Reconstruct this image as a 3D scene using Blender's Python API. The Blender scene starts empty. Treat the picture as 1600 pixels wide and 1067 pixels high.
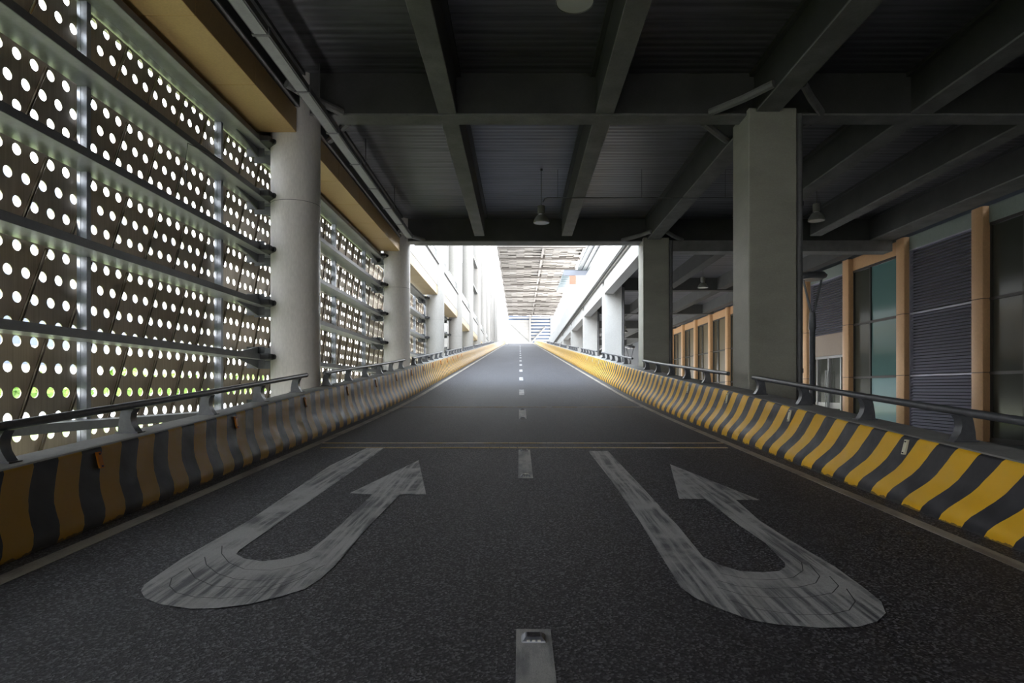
import bpy, math, random
from mathutils import Vector, Matrix
random.seed(7)
S = bpy.context.scene
COL = S.collection
CAMZ = 1.434

# ---------------------------------------------------------------- helpers
class MB:
    def __init__(s): s.v = []; s.f = []; s.mi = []; s.uv = {}
    def quad(s, pts, m=0):
        n = len(s.v); s.v += [tuple(p) for p in pts]; s.f.append(tuple(range(n, n+len(pts)))); s.mi.append(m)
    def add(s, vs, fs, m=0):
        n = len(s.v); s.v += [tuple(p) for p in vs]
        for f in fs: s.f.append(tuple(i+n for i in f)); s.mi.append(m)
    def box(s, x0, x1, y0, y1, z0, z1, m=0, bev=0.0):
        if x0 > x1: x0, x1 = x1, x0
        if y0 > y1: y0, y1 = y1, y0
        if z0 > z1: z0, z1 = z1, z0
        if bev <= 0:
            vs = [(x, y, z) for z in (z0, z1) for (x, y) in ((x0,y0),(x1,y0),(x1,y1),(x0,y1))]
            s.add(vs, [(3,2,1,0),(4,5,6,7),(0,1,5,4),(1,2,6,5),(2,3,7,6),(3,0,4,7)], m)
        else:
            b = bev
            def ring(z, d):
                return [(x0+b+d,y0+d,z),(x1-b-d,y0+d,z),(x1-d,y0+b+d,z),(x1-d,y1-b-d,z),(x1-b-d,y1-d,z),(x0+b+d,y1-d,z),(x0+d,y1-b-d,z),(x0+d,y0+b+d,z)]
            s.loft([ring(z0, b*.7), ring(z0+b, 0), ring(z1-b, 0), ring(z1, b*.7)], m)
        return s
    def loft(s, rings, m=0, caps=True):
        n = len(rings[0]); vs = [p for r in rings for p in r]; fs = []
        for k in range(len(rings)-1):
            for i in range(n):
                j = (i+1) % n
                fs.append((k*n+i, k*n+j, (k+1)*n+j, (k+1)*n+i))
        if caps:
            fs.append(tuple(reversed(range(n)))); fs.append(tuple(range((len(rings)-1)*n, len(rings)*n)))
        s.add(vs, fs, m); return s
    def lathe(s, cx, cy, prof, n=24, m=0, caps=True):
        s.loft([[(cx+r*math.cos(2*math.pi*i/n), cy+r*math.sin(2*math.pi*i/n), z) for i in range(n)] for r, z in prof], m, caps); return s
    def tube(s, pts, r, n=10, m=0):
        pts = [Vector(p) for p in pts]; rings = []
        for k, p in enumerate(pts):
            t = (pts[min(k+1, len(pts)-1)] - pts[max(k-1, 0)]).normalized()
            up = Vector((0,0,1)) if abs(t.z) < .95 else Vector((0,1,0))
            a = t.cross(up).normalized(); b = a.cross(t).normalized()
            rr = r[k] if isinstance(r, (list, tuple)) else r
            rings.append([tuple(p + a*rr*math.cos(2*math.pi*i/n) + b*rr*math.sin(2*math.pi*i/n)) for i in range(n)])
        s.loft(rings, m); return s
    def prism(s, prof, axis, a, b, m=0):
        # prof: list of 2D points; axis 'x','y' or 'z'
        def P(u, v, t):
            return (t,u,v) if axis == 'x' else ((u,t,v) if axis == 'y' else (u,v,t))
        s.loft([[P(u,v,a) for u,v in prof], [P(u,v,b) for u,v in prof]], m); return s
    def build(s, name, mats, parent=None, smooth=False, angle=35):
        me = bpy.data.meshes.new(name); me.from_pydata(s.v, [], s.f)
        mats = mats if isinstance(mats, (list, tuple)) else [mats]
        for m in mats: me.materials.append(m)
        if len(mats) > 1: me.polygons.foreach_set('material_index', s.mi)
        me.validate(); me.update()
        import bmesh
        bm = bmesh.new(); bm.from_mesh(me)
        bmesh.ops.recalc_face_normals(bm, faces=bm.faces)
        if smooth:
            for f in bm.faces: f.smooth = True
            for e in bm.edges:
                if len(e.link_faces) == 2 and e.calc_face_angle(0) > math.radians(angle): e.smooth = False
        bm.to_mesh(me); bm.free()
        o = bpy.data.objects.new(name, me); COL.objects.link(o)
        if parent: o.parent = parent
        return o

def tag(o, label, cat, group=None, kind=None):
    o['label'] = label; o['category'] = cat
    if group: o['group'] = group
    if kind: o['kind'] = kind
    return o
def empty(name, loc=(0,0,0)):
    o = bpy.data.objects.new(name, None); o.location = loc; o.empty_display_size = .2; COL.objects.link(o); return o
def struct(o): o['kind'] = 'structure'; return o
def copy_tree(o, loc=None, parent=None):
    kids = [c for c in bpy.data.objects if c.parent == o]
    c = o.copy(); COL.objects.link(c)
    if parent: c.parent = parent
    if loc is not None: c.location = loc
    for k in kids: copy_tree(k, None, c)
    return c
ORD = ['first','second','third','fourth','fifth','sixth','seventh','eighth','ninth','tenth','eleventh','twelfth','thirteenth','fourteenth','fifteenth','sixteenth','seventeenth','eighteenth','nineteenth','twentieth']

# ---------------------------------------------------------------- materials
def lin(c):
    c = c/255.0
    return c/12.92 if c <= .04045 else ((c+.055)/1.055)**2.4
def rgb(r, g, b): return (lin(r), lin(g), lin(b), 1)
def base(name, col, rough=.6, metal=0.0, spec=.5):
    m = bpy.data.materials.new(name); m.use_nodes = True
    nt = m.node_tree; b = nt.nodes['Principled BSDF']
    b.inputs['Base Color'].default_value = col; b.inputs['Roughness'].default_value = rough
    b.inputs['Metallic'].default_value = metal; b.inputs['Specular IOR Level'].default_value = spec
    return m, nt, b
def N(nt, t, **kw):
    n = nt.nodes.new(t)
    for k, v in kw.items(): setattr(n, k, v)
    return n
def posn(nt, scale=(1,1,1)):
    g = N(nt, 'ShaderNodeNewGeometry'); mp = N(nt, 'ShaderNodeMapping')
    mp.inputs['Scale'].default_value = scale
    nt.links.new(g.outputs['Position'], mp.inputs['Vector']); return mp.outputs['Vector']
def noise(nt, vec, scale, detail=4, rough=.55):
    n = N(nt, 'ShaderNodeTexNoise'); n.inputs['Scale'].default_value = scale
    n.inputs['Detail'].default_value = detail; n.inputs['Roughness'].default_value = rough
    nt.links.new(vec, n.inputs['Vector']); return n.outputs['Fac']
def ramp(nt, fac, stops):
    r = N(nt, 'ShaderNodeValToRGB'); e = r.color_ramp.elements
    while len(e) < len(stops): e.new(.5)
    for i, (p, c) in enumerate(stops):
        e[i].position = p; e[i].color = c if len(c) == 4 else (*c, 1)
    nt.links.new(fac, r.inputs['Fac']); return r.outputs['Color']
def mixc(nt, fac, a, b, mode='MIX'):
    m = N(nt, 'ShaderNodeMix', data_type='RGBA', blend_type=mode)
    for s, v in ((0, fac), (6, a), (7, b)):
        if hasattr(v, 'links') or hasattr(v, 'is_linked'): nt.links.new(v, m.inputs[s])
        else: m.inputs[s].default_value = v
    return m.outputs[2]
def bump(nt, b, h, strength=.2, dist=.01):
    n = N(nt, 'ShaderNodeBump'); n.inputs['Strength'].default_value = strength; n.inputs['Distance'].default_value = dist
    nt.links.new(h, n.inputs['Height']); nt.links.new(n.outputs['Normal'], b.inputs['Normal'])
def math_(nt, op, a, b=None):
    n = N(nt, 'ShaderNodeMath', operation=op)
    for i, v in enumerate((a, b)):
        if v is None: continue
        if isinstance(v, (int, float)): n.inputs[i].default_value = v
        else: nt.links.new(v, n.inputs[i])
    return n.outputs[0]
def mottled(name, c1, c2, scale=1.0, rough=.7, stretch=(1,1,1), bstr=.15, metal=0.0, spec=.4, fine=25):
    m, nt, b = base(name, c1, rough, metal, spec)
    v = posn(nt, stretch)
    col = ramp(nt, noise(nt, v, scale, 6, .6), [(.3, c1), (.72, c2)])
    f = noise(nt, v, fine, 4, .6)
    col = mixc(nt, .18, col, ramp(nt, f, [(.35, (.25,.25,.25,1)), (.7, (1,1,1,1))]), 'MULTIPLY')
    nt.links.new(col, b.inputs['Base Color'])
    if bstr: bump(nt, b, f, bstr, .006)
    return m

M = {}
# asphalt
def mk_asphalt():
    m, nt, b = base('asphalt', rgb(60,60,64), .62, 0, .45)
    v = posn(nt)
    vo = N(nt, 'ShaderNodeTexVoronoi'); vo.inputs['Scale'].default_value = 75; nt.links.new(v, vo.inputs['Vector'])
    fine = ramp(nt, vo.outputs['Color'], [(.12, (.018,.0175,.021,1)), (.6, (.064,.061,.071,1)), (.9, (.24,.235,.255,1))])
    big = ramp(nt, noise(nt, posn(nt, (1,.25,1)), .55, 5, .6), [(.3, (.62,.62,.64,1)), (.75, (1.15,1.15,1.18,1))])
    col = mixc(nt, 1.0, fine, big, 'MULTIPLY')
    # newer, tighter surfacing beyond the cross lines
    g = N(nt, 'ShaderNodeNewGeometry'); sx = N(nt, 'ShaderNodeSeparateXYZ'); nt.links.new(g.outputs['Position'], sx.inputs[0])
    far = math_(nt, 'GREATER_THAN', sx.outputs['Y'], 11.55)
    col = mixc(nt, math_(nt, 'MULTIPLY', far, .5), col, (.054,.056,.066,1))
    nt.links.new(col, b.inputs['Base Color'])
    h = math_(nt, 'ADD', vo.outputs['Distance'], noise(nt, v, 140, 3, .7))
    bump(nt, b, h, .55, .006)
    return m
M['asphalt'] = mk_asphalt()
def mk_paint(name, c, worn, ax=(9,.7,1)):
    m, nt, b = base(name, c, .6, 0, .35)
    s1 = ramp(nt, noise(nt, posn(nt, ax), 1.3, 6, .65), [(.42, (0,0,0,1)), (.58, (1,1,1,1))])
    s2 = ramp(nt, noise(nt, posn(nt, (1,1,1)), 1.9, 4, .6), [(.36, (0,0,0,1)), (.56, (1,1,1,1))])
    k = mixc(nt, 1.0, s1, s2, 'MULTIPLY')
    col = mixc(nt, k, c, worn)
    vo = N(nt, 'ShaderNodeTexVoronoi'); vo.inputs['Scale'].default_value = 120; nt.links.new(posn(nt), vo.inputs['Vector'])
    col = mixc(nt, .35, col, ramp(nt, vo.outputs['Color'], [(0, (.45,.45,.45,1)), (.5, (1,1,1,1))]), 'MULTIPLY')
    nt.links.new(col, b.inputs['Base Color'])
    bump(nt, b, vo.outputs['Distance'], .25, .004)
    return m
M['paint'] = mk_paint('worn_white_paint', (.56,.55,.55,1), (.17,.17,.185,1), (14,.55,1))
M['dash'] = mk_paint('dash_paint', (.50,.49,.48,1), (.27,.27,.28,1), (5,.9,1))
M['edge'] = mk_paint('edge_paint', (.42,.39,.34,1), (.24,.22,.2,1), (2,.6,1))
M['ypaint'] = mk_paint('yellow_line_paint', (.55,.40,.18,1), (.62,.60,.54,1), (2.2,6,1))
M['groove'] = base('groove', (.09,.09,.095,1), .8)[0]
# barrier stripes
def mk_stripe(name, slant, phase, Y1, Y2, B1, B2):
    m, nt, b = base(name, (1,.6,0,1), .38, 0, .45)
    uv = N(nt, 'ShaderNodeUVMap'); uv.uv_map = 'UVMap'
    sx = N(nt, 'ShaderNodeSeparateXYZ'); nt.links.new(uv.outputs['UV'], sx.inputs[0])
    u, v = sx.outputs['X'], sx.outputs['Y']
    wob = math_(nt, 'MULTIPLY', math_(nt, 'SUBTRACT', noise(nt, posn(nt), 2.2, 3), .5), .05)
    q = math_(nt, 'ADD', math_(nt, 'SUBTRACT', math_(nt, 'ADD', u, math_(nt, 'MULTIPLY', v, slant)), phase), wob)
    fr = math_(nt, 'FRACT', math_(nt, 'DIVIDE', q, .61))
    isy = math_(nt, 'LESS_THAN', fr, .515)
    dirt = ramp(nt, noise(nt, posn(nt, (1,1,1)), 1.4, 6, .65), [(.4, (0,0,0,1)), (.75, (1,1,1,1))])
    yel = mixc(nt, math_(nt, 'MULTIPLY', dirt, .4), Y1, Y2)
    blk = mixc(nt, math_(nt, 'MULTIPLY', dirt, .5), B1, B2)
    col = mixc(nt, isy, blk, yel)
    spots = ramp(nt, noise(nt, posn(nt, (1,1,1)), 7.5, 5, .7), [(.70, (0,0,0,1)), (.73, (1,1,1,1))])
    col = mixc(nt, math_(nt, 'MULTIPLY', spots, .55), col, (.2,.13,.07,1))
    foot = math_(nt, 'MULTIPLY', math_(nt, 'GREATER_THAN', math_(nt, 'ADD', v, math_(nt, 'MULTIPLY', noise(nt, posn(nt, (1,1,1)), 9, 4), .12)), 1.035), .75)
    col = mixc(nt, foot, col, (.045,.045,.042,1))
    nt.links.new(col, b.inputs['Base Color'])
    r = ramp(nt, noise(nt, posn(nt), 5, 5), [(.3, (.42,.42,.42,1)), (.7, (.62,.62,.62,1))]); nt.links.new(r, b.inputs['Roughness'])
    bump(nt, b, noise(nt, posn(nt), 30, 4), .12, .005)
    return m
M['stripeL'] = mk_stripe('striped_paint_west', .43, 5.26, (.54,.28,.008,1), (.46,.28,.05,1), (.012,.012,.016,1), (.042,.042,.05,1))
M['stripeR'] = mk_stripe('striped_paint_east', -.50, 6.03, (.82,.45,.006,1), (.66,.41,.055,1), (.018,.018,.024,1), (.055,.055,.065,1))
M['coping'] = mottled('barrier_coping', (.30,.295,.28,1), (.42,.41,.39,1), 1.5, .75)
M['concrete'] = mottled('grey_painted_concrete', (.33,.325,.275,1), (.43,.425,.36,1), .6, .5, (1,1,2.5), .2, 0, .4)
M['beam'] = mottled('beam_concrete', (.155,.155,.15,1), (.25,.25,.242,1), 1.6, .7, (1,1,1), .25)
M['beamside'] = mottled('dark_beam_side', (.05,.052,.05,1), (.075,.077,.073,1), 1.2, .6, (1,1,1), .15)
M['white'] = mottled('white_concrete', (.66,.65,.62,1), (.76,.75,.73,1), .5, .55, (1,1,.3), .05)
M['colw'] = mottled('cream_column_paint', (.58,.555,.52,1), (.68,.655,.62,1), .7, .42, (1,1,.35), .04, 0, .45)
M['colout'] = mottled('darkened_column_paint', (.26,.25,.235,1), (.33,.32,.305,1), .6, .55, (1,1,.3), .05)  # same column paint, darkened outdoors to offset the strong sky light
M['palegrey'] = mottled('palegrey_panels', (.20,.20,.195,1), (.24,.24,.235,1), .3, .6, (1,1,.2), 0)
M['fasciaR'] = mottled('brightened_white_fascia', (.56,.555,.54,1), (.64,.635,.62,1), .5, .6)  # white fascia colour lifted to stand in for sky light on the shop side
M['fascia'] = mottled('white_fascia', (.26,.255,.245,1), (.32,.315,.305,1), .5, .6)
M['gold'] = mottled('gold_panel', (.50,.335,.13,1), (.58,.40,.17,1), .5, .38, (1,1,1), 0, .35, .5)
M['beige'] = mottled('beige_soffit_panel', (.38,.28,.155,1), (.43,.33,.19,1), .5, .5, (1,1,1), 0, 0, .4)
M['postm'] = mottled('bluish_post_paint', (.34,.36,.40,1), (.42,.44,.49,1), 3, .3, (1,1,1), .05, .3, .5)
M['steel'] = mottled('galvanised_grey_paint', (.24,.245,.24,1), (.32,.325,.32,1), 3, .38, (1,1,1), .05, .25, .5)
M['railface'] = mottled('dark_rail_face', (.10,.105,.11,1), (.14,.145,.15,1), 3, .45, (1,1,1), .05)
M['railm'] = mottled('dark_grey_handrail', (.13,.135,.15,1), (.19,.195,.21,1), 6, .36, (1,1,1), .05, .5, .5)
M['dark'] = base('black_steel', (.02,.02,.022,1), .5)[0]
M['rod'] = base('bronze_rod', (.30,.24,.19,1), .25, .9)[0]
def mk_screen():
    m, nt, b = base('bronze_screen_metal', (.3,.26,.2,1), .5, .35, .4)
    s = ramp(nt, noise(nt, posn(nt, (1,28,.35)), 1.2, 4, .6), [(.3, (.42,.355,.285,1)), (.7, (.54,.465,.375,1))])
    oi = N(nt, 'ShaderNodeObjectInfo')
    v = ramp(nt, oi.outputs['Random'], [(0, (.86,.86,.86,1)), (1, (1.1,1.08,1.04,1))])
    nt.links.new(mixc(nt, 1.0, s, v, 'MULTIPLY'), b.inputs['Base Color']); return m
M['screen'] = mk_screen()
def mk_ceiling():
    m, nt, b = base('ribbed_ceiling', (.1,.1,.11,1), .42, .6, .5)
    v = posn(nt)
    c = ramp(nt, noise(nt, posn(nt, (.22,4,1)), 1.3, 6, .65), [(.25, (.06,.06,.066,1)), (.5, (.17,.17,.183,1)), (.8, (.24,.24,.256,1))])
    w = N(nt, 'ShaderNodeTexWave', wave_type='BANDS', bands_direction='Y'); w.inputs['Scale'].default_value = 1.35
    w.inputs['Distortion'].default_value = .35; w.inputs['Detail'].default_value = 2; w.inputs['Detail Scale'].default_value = 1.5
    nt.links.new(v, w.inputs['Vector'])
    c = mixc(nt, .55, c, ramp(nt, w.outputs['Fac'], [(.0, (.6,.6,.6,1)), (.35, (1,1,1,1))]), 'MULTIPLY')
    nt.links.new(c, b.inputs['Base Color']); bump(nt, b, w.outputs['Fac'], .35, .02); return m
M['ceil'] = mk_ceiling()
M['tan'] = mottled('tan_cladding', (.58,.345,.165,1), (.64,.39,.20,1), .4, .42, (1,1,.4), 0, .1, .5)
M['tanpanel'] = mottled('taupe_cladding', (.33,.26,.2,1), (.37,.30,.24,1), .4, .5, (1,1,.4), 0)
M['greenpanel'] = mottled('grey_green_spandrel', (.20,.245,.22,1), (.25,.29,.26,1), .4, .4, (1,1,.4), 0)
M['louvre'] = base('louvre_blade', (.42,.42,.50,1), .4, .3)[0]
M['louvback'] = base('louvre_back', (.02,.02,.022,1), .8)[0]
M['frame'] = base('dark_window_frame', (.03,.028,.026,1), .45)[0]
M['alu'] = base('brushed_aluminium', (.5,.5,.52,1), .3, .9)[0]
def mk_glass(name, c, rough=.06, metal=0.0):
    m, nt, b = base(name, c, rough, metal, .6)
    w = noise(nt, posn(nt, (1,.7,.7)), .9, 2, .5); bump(nt, b, w, .06, .05)
    return m
M['teal'] = mk_glass('teal_glazing', (.10,.19,.18,1), .1)
M['teal2'] = mk_glass('frosted_teal_glazing', (.27,.42,.43,1), .14)
M['dglass'] = mk_glass('dark_glazing', (.045,.05,.04,1), .15)
M['bglass'] = mk_glass('bronze_glazing', (.14,.11,.06,1), .35)
M['clear'] = mk_glass('grey_glass', (.13,.15,.155,1), .2)
M['lamp'] = mottled('lamp_housing', (.24,.245,.22,1), (.30,.305,.27,1), 5, .4, (1,1,1), 0, .2)
M['lens'] = base('lamp_lens', (.62,.62,.60,1), .25)[0]
M['pipe'] = mottled('grey_pipe', (.14,.14,.145,1), (.18,.18,.185,1), 4, .4, (1,1,1), 0)
M['tray'] = mottled('tray_cover', (.30,.31,.30,1), (.36,.37,.36,1), 4, .5, (1,1,1), 0)
M['trayside'] = base('tray_side', (.07,.07,.07,1), .6)[0]
M['amber'] = base('amber_reflector', (.75,.25,.02,1), .25)[0]
M['cream_r'] = base('cream_reflector', (.72,.70,.52,1), .3)[0]
M['stud'] = base('stud_casting', (.27,.28,.32,1), .35, .7)[0]
M['studw'] = base('stud_scraped_paint', (.5,.52,.58,1), .5)[0]
M['solar'] = base('stud_solar_cell', (.04,.035,.04,1), .2)[0]
M['lawn'] = mottled('lawn_grass', (.12,.17,.03,1), (.21,.26,.05,1), 1.2, .8, (1,1,1), .3)
M['leaf'] = mottled('shrub_leaves', (.13,.26,.05,1), (.30,.42,.08,1), 2.2, .7, (1,1,1), .4)
M['pave'] = mottled('pale_paving', (.55,.53,.53,1), (.66,.64,.64,1), .4, .7)
M['ground'] = mottled('dark_floor', (.13,.13,.13,1), (.19,.19,.19,1), .6, .6)
M['bluew'] = mk_glass('blue_window_band', (.07,.11,.19,1), .2)
M['bluew2'] = mk_glass('office_window', (.055,.075,.11,1), .3)
M['canopy'] = mottled('canopy_timber', (.15,.14,.12,1), (.28,.262,.245,1), .22, .6, (.35,1.6,1), 0)
M['canopyd'] = mottled('canopy_girder', (.08,.07,.062,1), (.11,.10,.09,1), .6, .6)
M['ribgreen'] = base('ribbed_green_soffit', (.055,.07,.07,1), .45)[0]
M['louvblue'] = base('teal_louvre', (.04,.09,.11,1), .35)[0]
M['blueg'] = base('pale_blue_fascia', (.15,.17,.21,1), .5)[0]
M['orange'] = base('orange_cladding', (.30,.17,.12,1), .5)[0]
M['slate'] = base('slate_wall', (.10,.11,.125,1), .6)[0]

# ---------------------------------------------------------------- road geometry
def zr(y):
    if y < 14: return .052*(y-3.1)
    if y < 26:
        t = y-14; return .052*10.9 + .052*t + .5*(.084-.052)/12*t*t
    z26 = .052*10.9 + .068*12
    if y < 172: return z26 + .084*(y-26)
    if y < 190:
        t = y-172; return z26 + .084*146 + .084*t - .5*.084/18*t*t
    return z26 + .084*146 + .084*9
def interp(tab, y):
    if y <= tab[0][0]: return tab[0][1]
    for (a, u), (b, v) in zip(tab, tab[1:]):
        if y <= b: return u + (v-u)*(y-a)/(b-a)
    return tab[-1][1]
HT = [(2,.60),(5,.66),(9,.745),(13.5,.88),(18,.94),(24,.97),(60,.95)]
def zt(y): return zr(y) + interp(HT, y)
def G(px, py, dz=0.0):
    """point of the road surface seen at a position of the photograph (paint marks are laid out on the road)"""
    r = (py-608.0)/1000.0; lo, hi = 1.0, 150.0
    for _ in range(50):
        mid = (lo+hi)/2
        if CAMZ - r*mid > zr(mid): lo = mid
        else: hi = mid
    return ((px-812.0)/1000.0*lo, lo, zr(lo)+dz)
def ysteps(a, b, near=.5, far=2.0):
    ys = [a]; y = a
    while y < b-1e-6:
        y = min(b, y + (near if y < 34 else far)); ys.append(y)
    return ys
Y0 = -45.0
def strip(mb, x0, x1, ya, yb, dz=0.0, m=0, thick=0.0, near=.5):
    ys = ysteps(ya, yb, near)
    if thick:
        rings = [[(x0,y,zr(y)+dz),(x1,y,zr(y)+dz),(x1,y,zr(y)+dz-thick),(x0,y,zr(y)+dz-thick)] for y in ys]
        mb.loft(rings, m)
    else:
        for a, b in zip(ys, ys[1:]):
            mb.quad([(x0,a,zr(a)+dz),(x1,a,zr(a)+dz),(x1,b,zr(b)+dz),(x0,b,zr(b)+dz)], m)
mb = MB(); strip(mb, -4.4, 4.55, Y0, 214, 0, 0, .6)
road = struct(mb.build('floor', M['asphalt'], smooth=True)); road['label'] = 'dark asphalt ramp road rising away'
LE, RE = -1, 1
for nm, x0, x1, lab in (('edge_line', -3.77, -3.61, 'pale painted edge line along foot of barrier on screen side'),
                        ('edge_line', 3.73, 3.87, 'pale painted edge line along foot of barrier on building side')):
    mb = MB(); strip(mb, x0, x1, 1.0, 180, .004, 0, .006); tag(mb.build(nm, M['edge']), lab, 'road marking')

# ---------------------------------------------------------------- barriers
PROF = [(0,0),(0,.10),(.03,.20),(.095,.32),(.155,.44),(.195,.56),(.235,.76),(.265,.95),(.285,.985),(.31,1.0)]
def barrier(side, a, c, mat, label):
    ys = ysteps(-6, 192, .5, 1.5); n = len(PROF)
    vs, fs, mi, uvs = [], [], [], []
    # arc length fraction from top
    L = [0]
    for (p, q) in zip(PROF, PROF[1:]): L.append(L[-1] + math.hypot(q[0]-p[0], (q[1]-p[1])*.85))
    V = [1 - l/L[-1] for l in L]
    for y in ys:
        h = interp(HT, y); b0 = zr(y)
        for dx, t in PROF: vs.append((side*(a+dx), y, b0 + t*h))
        vs.append((side*(a+c), y, b0+h)); vs.append((side*(a+c), y, b0-1.5)); vs.append((side*a, y, b0-.5))
    k = n+3
    for j in range(len(ys)-1):
        for i in range(k):
            i2 = (i+1) % k
            fs.append((j*k+i, j*k+i2, (j+1)*k+i2, (j+1)*k+i))
            mi.append(0 if i < n-2 else 1)
            va, vb = (V[i], V[i2]) if i < n-1 else (0, 0)
            uvs.append([(ys[j], va), (ys[j], vb), (ys[j+1], vb), (ys[j+1], va)])
    fs.append(tuple(range(k))); mi.append(1); uvs.append([(0,0)]*k)
    fs.append(tuple((len(ys)-1)*k+i for i in range(k))); mi.append(1); uvs.append([(0,0)]*k)
    me = bpy.data.meshes.new('crash_barrier'); me.from_pydata(vs, [], fs)
    me.materials.append(mat); me.materials.append(M['coping'])
    me.polygons.foreach_set('material_index', mi)
    uvl = me.uv_layers.new(name='UVMap'); q = 0
    for u in uvs:
        for t in u: uvl.data[q].uv = t; q += 1
    for p in me.polygons: p.use_smooth = p.material_index == 0
    import bmesh
    bm = bmesh.new(); bm.from_mesh(me); bmesh.ops.recalc_face_normals(bm, faces=bm.faces); bm.to_mesh(me); bm.free()
    o = bpy.data.objects.new('crash_barrier', me); COL.objects.link(o)
    return tag(o, label, 'barrier')
AL, AR = 3.94, 4.08
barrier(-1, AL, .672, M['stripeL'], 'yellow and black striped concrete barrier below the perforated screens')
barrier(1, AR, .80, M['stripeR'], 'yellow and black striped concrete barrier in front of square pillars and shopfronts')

# reflectors on the barrier faces
def reflector(side, y, n):
    a = AL if side < 0 else AR
    h = interp(HT, y); z0 = zr(y)+h*.70; z1 = zr(y)+h*.93
    x0 = a+.222; x1 = a+.262
    r = empty('barrier_reflector', (side*(a+.24), y, z0))
    w = .03
    mb = MB(); mb.loft([[(side*(x0-.02),y-w,z0),(side*(x1-.02),y-w,z1),(side*(x1-.02),y+w,z1),(side*(x0-.02),y+w,z0)],
                        [(side*(x0+.02),y-w,z0),(side*(x1+.02),y-w,z1),(side*(x1+.02),y+w,z1),(side*(x0+.02),y+w,z0)]])
    p = mb.build('reflector_plate', M['amber'] if side < 0 else M['cream_r'], r)
    qs = [p]
    for t in (.12, .88):
        zz = z0+(z1-z0)*t; xx = side*(x0+(x1-x0)*t-.024)
        qs.append(MB().box(xx-.006, xx+.006, y-.008, y+.008, zz-.008, zz+.008).build('screw', M['frame'], r))
    for o in qs: o.matrix_parent_inverse = Matrix.Translation(-r.location)
    if side < 0: tag(r, '%s small amber reflector plate along barrier below the screens, counted from the camera' % ORD[n], 'reflector', 'amber reflectors on the screen side barrier')
    else: tag(r, '%s small cream reflector plate along barrier by square pillars, counted from the camera' % ORD[n], 'reflector', 'cream reflectors on the shop side barrier')
for i in range(14): reflector(-1, 6.36+3.06*i, i)
for i in range(12): reflector(1, 7.16+3.08*i, i)

# ---------------------------------------------------------------- handrails
def post_mesh(side):
    # curved cast plate in the X-Z plane, road side concave
    inner = [(-.125,0),(-.095,.04),(-.06,.10),(-.047,.165),(-.055,.225),(-.085,.278)]
    outer = [(.055,.278),(.075,.2),(.092,.1),(.10,0)]
    pr = [(side*(x), z) for x, z in inner+outer]
    mb = MB(); mb.prism(pr, 'y', -.06, .06)
    mb.prism([(side*x, z) for x, z in [(-.14,-.004),(-.14,.014),(.12,.014),(.12,-.004)]], 'y', -.075, .075)
    return mb
PM = {}
def handrail(side, x, ya, yb, posts, label, group):
    r = empty('handrail', (side*x, posts[0], zt(posts[0])))
    ys = [ya + (yb-ya)*i/10 for i in range(11)]
    mb = MB()
    pts = [(side*x, y, zt(y)+.31) for y in ys]
    mb.tube(pts, .043, 14)
    for s_, y in ((-1, ya), (1, yb)):
        mb.tube([(side*x, y, zt(y)+.31), (side*x, y+s_*.02, zt(y)+.31)], [.047, .04], 14)
    o = mb.build('rail', M['railm'], r, True); o.matrix_parent_inverse = Matrix.Translation(-r.location)
    for y in posts:
        if side not in PM: PM[side] = post_mesh(side).build('post', M['railm'], r, True, 25); p = PM[side]
        else: p = bpy.data.objects.new('post', PM[side].data); COL.objects.link(p); p.parent = r
        p.location = Vector((side*x, y, zt(y))) - Vector(r.location)
        p.rotation_euler.x = 0.0
    tag(r, label, 'handrail', group)
for n in range(9):
    o = 12.2*n
    if n == 0: A = (2.9, 13.5, [3.7+1.84*i for i in range(6)])
    else: A = (14.75+12.2*(n-1), 25.0+12.2*(n-1), [14.95+12.2*(n-1)+1.87*i for i in range(6)])
    handrail(-1, 4.5, A[0], A[1], A[2], 'grey tubular handrail on barrier below the screens, %s length from the camera' % ORD[n], 'handrail lengths on the screen side')
    if n == 0: A = (2.6, 12.75, [2.95+1.89*i for i in range(6)])
    else: A = (14.3+12.2*(n-1), 24.1+12.2*(n-1), [15.95+12.2*(n-1)+1.88*i for i in range(5)])
    handrail(1, 4.66, A[0], A[1], A[2], 'grey tubular handrail on barrier beside square pillars, %s length from the camera' % ORD[n], 'handrail lengths on the shop side')

# ---------------------------------------------------------------- road markings
LA = [(572.8,700.3),(515,728),(389,814),(284,873.5),(245.5,900),(226,914),(220,924),(226,935),(249,945),(298,952),(340,951),(389,945),(438,933),(476.5,921),(501,905),(522,886),(571,828),(625,773),(666,773),(654,719.5),(546.5,771),(581.5,773),(550,803.5),(508,842),(480,863),(445,873.5),(410,877.7),(382,873.5),(369,866.5),(375,859.5),(417,830),(480,786),(550,737),(600,700)]
RA = [(919,705),(955,751),(999,814),(1034,871),(1064,919),(1086,935),(1130,954),(1174,970),(1217.5,977),(1283,982),(1340,980.6),(1370.6,972),(1384,959),(1377,941),(1353,921.6),(1305,886.6),(1235,845),(1187,814),(1150,781.6),(1188,782),(1047,725.6),(1061,780),(1101.6,780),(1152,819),(1195.6,849),(1226,880),(1227,886.6),(1217.5,893),(1191,895),(1156,893),(1121,882),(1099,871),(1060,823),(1007.5,766),(950,705)]
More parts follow.
